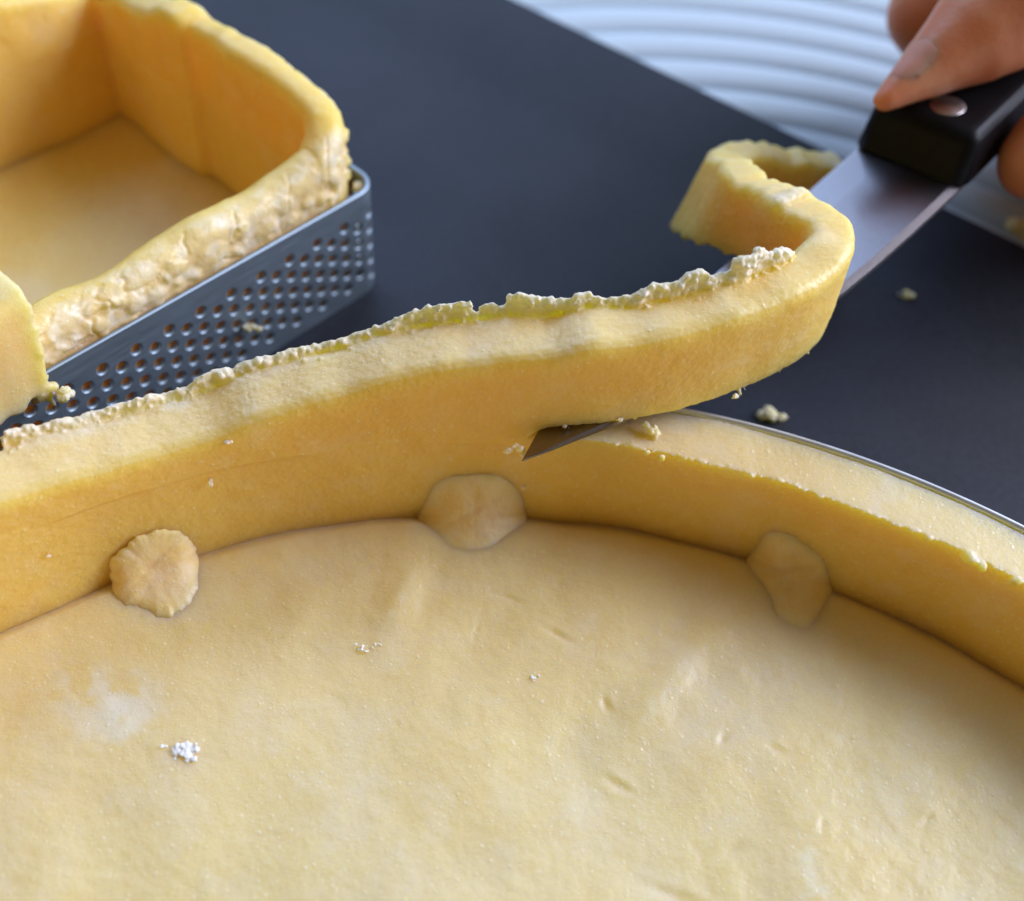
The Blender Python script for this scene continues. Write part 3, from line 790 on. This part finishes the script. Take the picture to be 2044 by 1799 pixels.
crack = np.abs(fbm(V * (1, 1, 1.0), 5.5, 3, 84)); 
d += torn * (0.22 * fbm(V, 1.6, 3, 85) - 0.35 * smooth(0.05, 0.0, crack))
d *= np.where(V[:, 2] < 20, 0.3, 1)
put(me, V + N * d[:, None] - np.array(case.location) / MM)
attr(me, 'pale', np.clip(0.5 * torn + 0.5 * torn * smooth(-0.2, 0.4, fbm(V, 2.0, 3, 86)) + 0.2 * smooth(0.1, .5, fbm(V, 6, 2, 87)), 0, 1)); attr(me, 'thin', 0.4 * torn)
attr(me, 'flour', 0.35 * torn * smooth(0.1, 0.5, fbm(V, 1.5, 2, 88)))
link('side_wall', me, DOUGH, case)
# base
A_, B_ = np.meshgrid(np.arange(4.0, 108.1, 0.7), np.arange(3.5, 65.1, 0.7), indexing='ij')
P = np.stack([TC[0] + A_.ravel() * TU[0] + B_.ravel() * TV[0], TC[1] + A_.ravel() * TU[1] + B_.ravel() * TV[1], np.zeros(A_.size)], -1)
P[:, 2] = 4 + 0.5 * fbm(P, 16, 2, 91) + 0.15 * fbm(P, 5, 2, 92) + 0.06 * fbm(P, 1.5, 2, 93)
nu, nv = A_.shape
Pb = P.copy(); Pb[:, 2] = 0.3
V = np.concatenate([P, Pb]); F = grid_faces(nu, nv, flip=True) + grid_faces(nu, nv, base=nu * nv)
edge = [i * nv for i in range(nu)] + [(nu - 1) * nv + j for j in range(1, nv)] + [i * nv + nv - 1 for i in range(nu - 2, -1, -1)] + [j for j in range(nv - 2, 0, -1)]
for i, j in zip(edge, edge[1:] + edge[:1]): F.append((i, j, j + nu * nv, i + nu * nv))
o = build('base', (V, F), DOUGH, case)
attr(o.data, 'pale', np.concatenate([0.2 + 0.3 * smooth(0, .5, fbm(P, 12, 2, 94))] * 2)); attr(o.data, 'flour', np.zeros(len(V)))
weld(o, 0.000001)
# the flap of dough folded over the front of the ring
FL = Raw()
secs = []
for a in np.arange(58.0, 88.1, 0.6):
    jag = 0.5 * math.sin(a * 1.7) 
    e = max(0.0, 1 - (a - 58) / 3.5)
    zlow = 18.9 + 2.0 * e + 0.3 * math.sin(a * 2.1)
    loop = rect_loop(-2.6 + 0.2 * jag, 4.2, zlow + (1.0 if a < 58.5 else 0), 35.5 - 0.12 * (a - 58) , 1.6, 0.7, 4)
    # outer skin bulges over the rim; the slab's own left-right lean follows the photo's torn edge
    secs.append([tl(a + 0.10 * (z - 27) * -1, b - 0.5 * math.exp(-((z - 22) / 4) ** 2), z) for b, z in loop])
FL.add(*sweep(secs))
for z in np.arange(20, 34, 0.35):
    FL.add(*lump(tl(58.1 - 0.10 * (z - 27) + 0.2 * rng.normal(), -2.2 + 0.3 * rng.normal(), z), (0.35 + 0.3 * rng.random()) * (0.7 + .6 * rng.random(3)), randrot(), 1, .4, int(z * 10)))
for k in range(26):
    FL.add(*lump(tl(57.6 + 3 * rng.random(), -2.0 + 0.6 * rng.normal(), 19.2 + 0.9 * rng.normal()), (0.3 + 0.45 * rng.random()) * (0.7 + .6 * rng.random(3)), randrot(), 1, .4, k))
me = fuse(FL.get(), 0.36, 2, 0.5)
V, N = mesh_arrays(me)
put(me, V + N * (0.25 * fbm(V, 7, 2, 95) + 0.08 * fbm(V, 1.6, 3, 96))[:, None] - np.array(case.location) / MM)
attr(me, 'pale', 0.35 + 0.2 * smooth(0, .5, fbm(V, 5, 2, 97))); attr(me, 'flour', np.zeros(len(V)))
link('folded_flap', me, DOUGH, case)

# ------------------------------------------------------------------ knife
KX = np.array((0.607, 0.791, 0.068)); KX /= np.linalg.norm(KX)
KY = np.array((0.793, -0.609, 0.10)); KY -= KX * (KX @ KY); KY /= np.linalg.norm(KY)
KZ = np.cross(KY, KX); KZ = KZ if KZ[2] > 0 else -KZ
K0 = np.array((3.1, 89.0, 21.3))
def kp(x, y, z): return K0 + KX * x + KY * y + KZ * z
knife = empty('paring_knife', kp(75, 8, 0), 'small paring knife with black riveted handle slicing under the curled dough strip', 'knife')
def blade_mesh():
    sp = [(-5.1, 1.7), (-2, 3.2), (3, 5.2), (9, 7.7), (16, 10.2), (24, 12.6), (33, 14.5), (44, 15.9), (56, 16.7), (66, 17.0), (76, 17.1), (90, 17.1), (130, 17.0), (165, 16.4)]
    xs = [-5.1, -4.6, -3.4, -1.6, 0, 2, 4, 7, 10, 14, 18, 24, 30, 38, 46, 54, 62, 70, 76, 90, 130, 165]
    secs = []
    for x in xs:
        y1 = lerp(x, sp); y0 = 0.0 if x >= 0 else lerp(x, [(-5.1, 1.68), (0, 0)])
        if x > 76: y0 = 1.0
        n = 7; th = min(1.5, 0.35 + 0.08 * (y1 - y0) * 1.2); loop = []
        ys = [y0 + (y1 - y0) * t for t in (0, 0.06, 0.3, 0.65, 0.93, 1.0)]
        hs = [0.03, 0.14, 0.30, 0.42, 0.5, 0.25]
        for y, h in zip(ys, hs): loop.append(kp(x, y, h * th))
        for y, h in list(zip(ys, hs))[::-1]: loop.append(kp(x, y, -h * th))
        secs.append(loop)
    return sweep(secs)
o = build('blade', blade_mesh(), BLADE, knife, flat=True)
def bevel_block(verts8, w, seg=4):
    bm = bmesh.new(); vs = [bm.verts.new(v) for v in verts8]
    for f in ((0, 1, 3, 2), (4, 6, 7, 5), (0, 4, 5, 1), (2, 3, 7, 6), (0, 2, 6, 4), (1, 5, 7, 3)): bm.faces.new([vs[i] for i in f])
    bmesh.ops.recalc_face_normals(bm, faces=bm.faces)
    bmesh.ops.subdivide_edges(bm, edges=[e for e in bm.edges], cuts=1, use_grid_fill=True) if False else None
    bmesh.ops.bevel(bm, geom=bm.edges[:], offset=w, segments=seg, profile=0.5, affect='EDGES')
    bm.verts.index_update()
    V = np.array([v.co[:] for v in bm.verts]); F = [tuple(v.index for v in f.verts) for f in bm.faces]; bm.free(); return V, F
for sgn in (1, -1):
    zc, z0, z1 = 0.72 * sgn, -2.0 * sgn, 8.0 * sgn
    # the near side of the lower scale is set back, the front ends lean back
    vv = []
    for x in (0, 1):
        for y in (0, 1):
            for z in (0, 1):
                X = (74.0 + (2.6 if z else 0.0)) if x == 0 else 166.0
                Y = (-0.8 + (1.0 if z else 0)) if y == 0 else ((17.9 if sgn > 0 else 13.0) - (1.0 if z else 0))
                vv.append((X, Y, z1 * (0.75 if sgn < 0 else 1) if z else z0))
    V, F = bevel_block(vv, 1.9)
    V = np.array([kp(x, y, max(z, zc) if sgn > 0 else min(z, zc)) for x, y, z in V])
    o = build('handle_scale', (V, F), BLACK, knife)
    for f in o.data.polygons:
        if f.area > 60e-6: f.use_smooth = False
def disc(x, y, z, r, h):
    n = 28; secs = []
    for rr, zz in ((r, -0.5), (r, h - 0.12), (r - 0.15, h), (0.05, h + 0.05)):
        secs.append([kp(x + rr * math.cos(t), y + rr * math.sin(t), z + zz) for t in np.arange(n) * 2 * math.pi / n])
    return sweep(secs)
for x in (81.5, 112, 142):
    build('rivet', disc(x, 9.6, 8.0, 2.6, 0.1), RIVET, knife)

# ------------------------------------------------------------------ hand
H = Raw()
def chain(pts):
    for (p, r), (q, s) in zip(pts, pts[1:]): H.add(*capsule(p, q, r, s))
A = lambda x, y, z: tuple(at(x, y, z))
chain([(A(1766, 200, 37.2), 1.9), (A(1858, 132, 40), 4.7), (A(1956, 62, 43.6), 7.7), (A(2062, -15, 48), 10.4), ((86, 178, 55), 11), ((112, 192, 58), 14), ((140, 204, 58), 17)])
# index finger against the near side, tip towards the blade
chain([(A(2072, 322, 31), 6.0), (A(2110, 290, 33), 6.9), ((92, 152, 33), 8.0), ((112, 162, 36), 8.8), ((138, 178, 42), 11)])
# the other fingers wrap under the handle and show on its far side
chain([((66, 188, 29), 8.0), ((80, 193, 15), 8.2), ((104, 192, 13), 8.6), ((134, 188, 30), 11)])
chain([((79, 202, 30), 8.0), ((92, 206, 15), 8.2), ((114, 204, 13), 8.6), ((142, 196, 30), 11)])
chain([((92, 214, 30), 7.0), ((102, 217, 17), 7.2), ((122, 214, 15), 7.6), ((148, 206, 32), 10)])
chain([((112, 160, 22), 11), ((150, 180, 25), 17)]); chain([((150, 180, 25), 15), ((142, 196, 32), 14)])
chain([((138, 178, 42), 12), ((134, 188, 32), 12), ((142, 196, 32), 12), ((150, 206, 36), 12)])
chain([((140, 200, 52), 18), ((170, 212, 52), 20), ((185, 218, 54), 20), ((215, 230, 60), 23), ((320, 275, 85), 32)])
me = fuse(H.get(), 0.8, 10, 0.5)
V, N = mesh_arrays(me)
V = V + N * (0.18 * fbm(V, 6, 2, 101))[:, None]
person = empty('person', (150, 215, 0), "person's right hand gripping the black knife handle with the thumb on top", 'person')
put(me, V - np.array((150, 215, 0)))
link('hand', me, SKIN, person)
from mathutils.bvhtree import BVHTree
hand_V = [Vector(v) for v in V]
hand_tree = BVHTree.FromPolygons(hand_V, [tuple(p.vertices) for p in me.polygons])
def nail(c, axis, up, L, Wd, lift=12):
    """a plate laid on the skin: c on the finger, cast down along -up"""
    axis = np.array(axis, float); axis /= np.linalg.norm(axis); up = np.array(up, float); up -= axis * (axis @ up); up /= np.linalg.norm(up); sd = np.cross(axis, up)
    nu, nv = 14, 12; top = []; bot = []
    for i in range(nu):
        for j in range(nv):
            s = (i / (nu - 1) * 2 - 1); t = (j / (nv - 1) * 2 - 1)
            p = np.array(c) + axis * L * s * (1 - 0.25 * t * t) + sd * Wd * t * (1 - 0.12 * s * s) + up * lift
            hit = hand_tree.ray_cast(Vector(p), Vector(-up), 30)
            q = np.array(hit[0]) if hit[0] is not None and abs(hit[3] - lift) < 5.5 else np.array(hand_tree.find_nearest(Vector(p - up * lift))[0])
            e = max(abs(s), abs(t))
            top.append(q + up * (0.16 - 0.22 * e ** 6)); bot.append(q - up * 0.25)
    V = np.array(top + bot); n = nu * nv
    F = grid_faces(nu, nv) + grid_faces(nu, nv, base=n, flip=True)
    edge = [i * nv for i in range(nu)] + [(nu - 1) * nv + j for j in range(1, nv)] + [i * nv + nv - 1 for i in range(nu - 2, -1, -1)] + [j for j in range(nv - 2, 0, -1)]
    for i, j in zip(edge, edge[1:] + edge[:1]): F.append((i, i + n, j + n, j))
    return V, F
hd = [c for c in person.children][0]
def hand_child(name, VF, mat):
    o = build(name, VF, mat, person); return o
n0, n1 = at(1880, 90, 43.4), at(1795, 185, 38.6)
hand_child('thumbnail', nail((n0 + n1) / 2, n1 - n0, (-0.75, 0.30, 0.58), np.linalg.norm(n1 - n0) * 0.40, 2.2), NAIL)

# ------------------------------------------------------------------ crumbs and flour
def crumb(px, py, z, r, label, seed, flat=0.8, mat=SCRAP, pale=0.75, n=9, name='crumb', cat='crumb', group='loose dough crumbs'):
    c = at(px, py, z); R = Raw()
    rg = np.random.default_rng(seed)
    fine = 0.5 if n > 12 else 1.0
    for k in range(n):
        q = rg.normal(size=3) * r * (0.62 if n > 12 else 0.5) * (1.25, 0.8, 1); q[2] = q[2] * 0.6 * flat
        R.add(*lump(c + q, r * fine * (0.28 + 0.45 * rg.random()) * np.array((1, 1, flat)), None, 2, 0.6, seed + k))
    me = fuse(R.get(), 0.09 if n > 12 else max(0.09, r * 0.11), 1, 0.4)
    V, N = mesh_arrays(me); V = V + N * (0.16 * r * fine * fbm(V, r * 0.5 * fine, 3, seed))[:, None]
    put(me, V - c); o = link(name, me, mat); o.location = Vector(c) * MM
    attr(me, 'pale', np.full(len(V), pale)); attr(me, 'flour', np.full(len(V), 0.25))
    return tag(o, label, cat, group)
crumb(1027, 895, 20.3, 0.85, 'pale ragged crumb stuck on the very tip of the knife', 201)
crumb(1297, 858, 20.9, 0.85, 'pale crumb on the cut wall top just right of the blade', 202)
crumb(1541, 832, 0.7, 1.15, 'blurred crumb on the grey mat just outside the round ring', 203)
crumb(1806, 587, 1.4, 0.8, 'lone crumb on the dark mat below the knife blade', 204)
crumb(1735, 440, 23.6, 0.65, 'tiny white crumb on the flat of the knife blade', 205)
crumb(716, 372, 18.9, 1.0, 'crumb lodged inside the corner of the perforated ring', 206)
crumb(420, 965, 17.2, 0.42, 'small pale crumb on the inner wall above the left dough scrap', 207)
crumb(1128, 850, 22.6, 0.35, 'tiny crumb on the blade under the strip, nearest the tip', 208)
crumb(1238, 836, 23.4, 0.35, 'tiny crumb on the blade edge under the strip, farther from the tip', 209)
crumb(1470, 793, 24.3, 0.40, 'small crumb hanging from the underside of the strip over the mat', 210)
crumb(130, 788, 19.5, 0.95, 'pale crumb stuck on the perforated metal beside the folded flap', 211)
crumb(500, 655, 9.0, 0.75, 'crumb stuck over a hole midway along the perforated metal', 212)
crumb(2047, 460, 1.0, 2.2, 'yellowish blurred dough lump at the right edge beneath the fingers', 213, pale=0.2)
crumb(512, 1052, 5.0, 0.4, 'little crumb in the crease where wall meets base', 214)
crumb(370, 1500, 4.6, 1.15, 'white floury clump on the base near the bottom left', 221, 0.35, FLOUR, n=60, name='flour_clump', cat='flour', group='flour specks on the base')
crumb(722, 1295, 4.5, 0.62, 'small white flour streak on the base below the middle scrap', 222, 0.3, FLOUR, n=24, name='flour_clump', cat='flour', group='flour specks on the base')
crumb(752, 1286, 4.5, 0.36, 'tiny white flour speck right beside the flour streak', 223, 0.3, FLOUR, n=24, name='flour_clump', cat='flour', group='flour specks on the base')
crumb(1065, 1352, 4.5, 0.5, 'thin white flour fleck near the middle of the base', 224, 0.3, FLOUR, n=24, name='flour_clump', cat='flour', group='flour specks on the base')
crumb(97, 1109, 13.6, 0.30, 'tiny pale speck low on the inner wall at the left edge', 215)
crumb(1045, 973, 10.1, 0.32, 'tiny pale speck on the inner wall right of the middle scrap', 216)
crumb(455, 882, 24.0, 0.40, 'small raised fleck high on the inner wall at the left', 217)
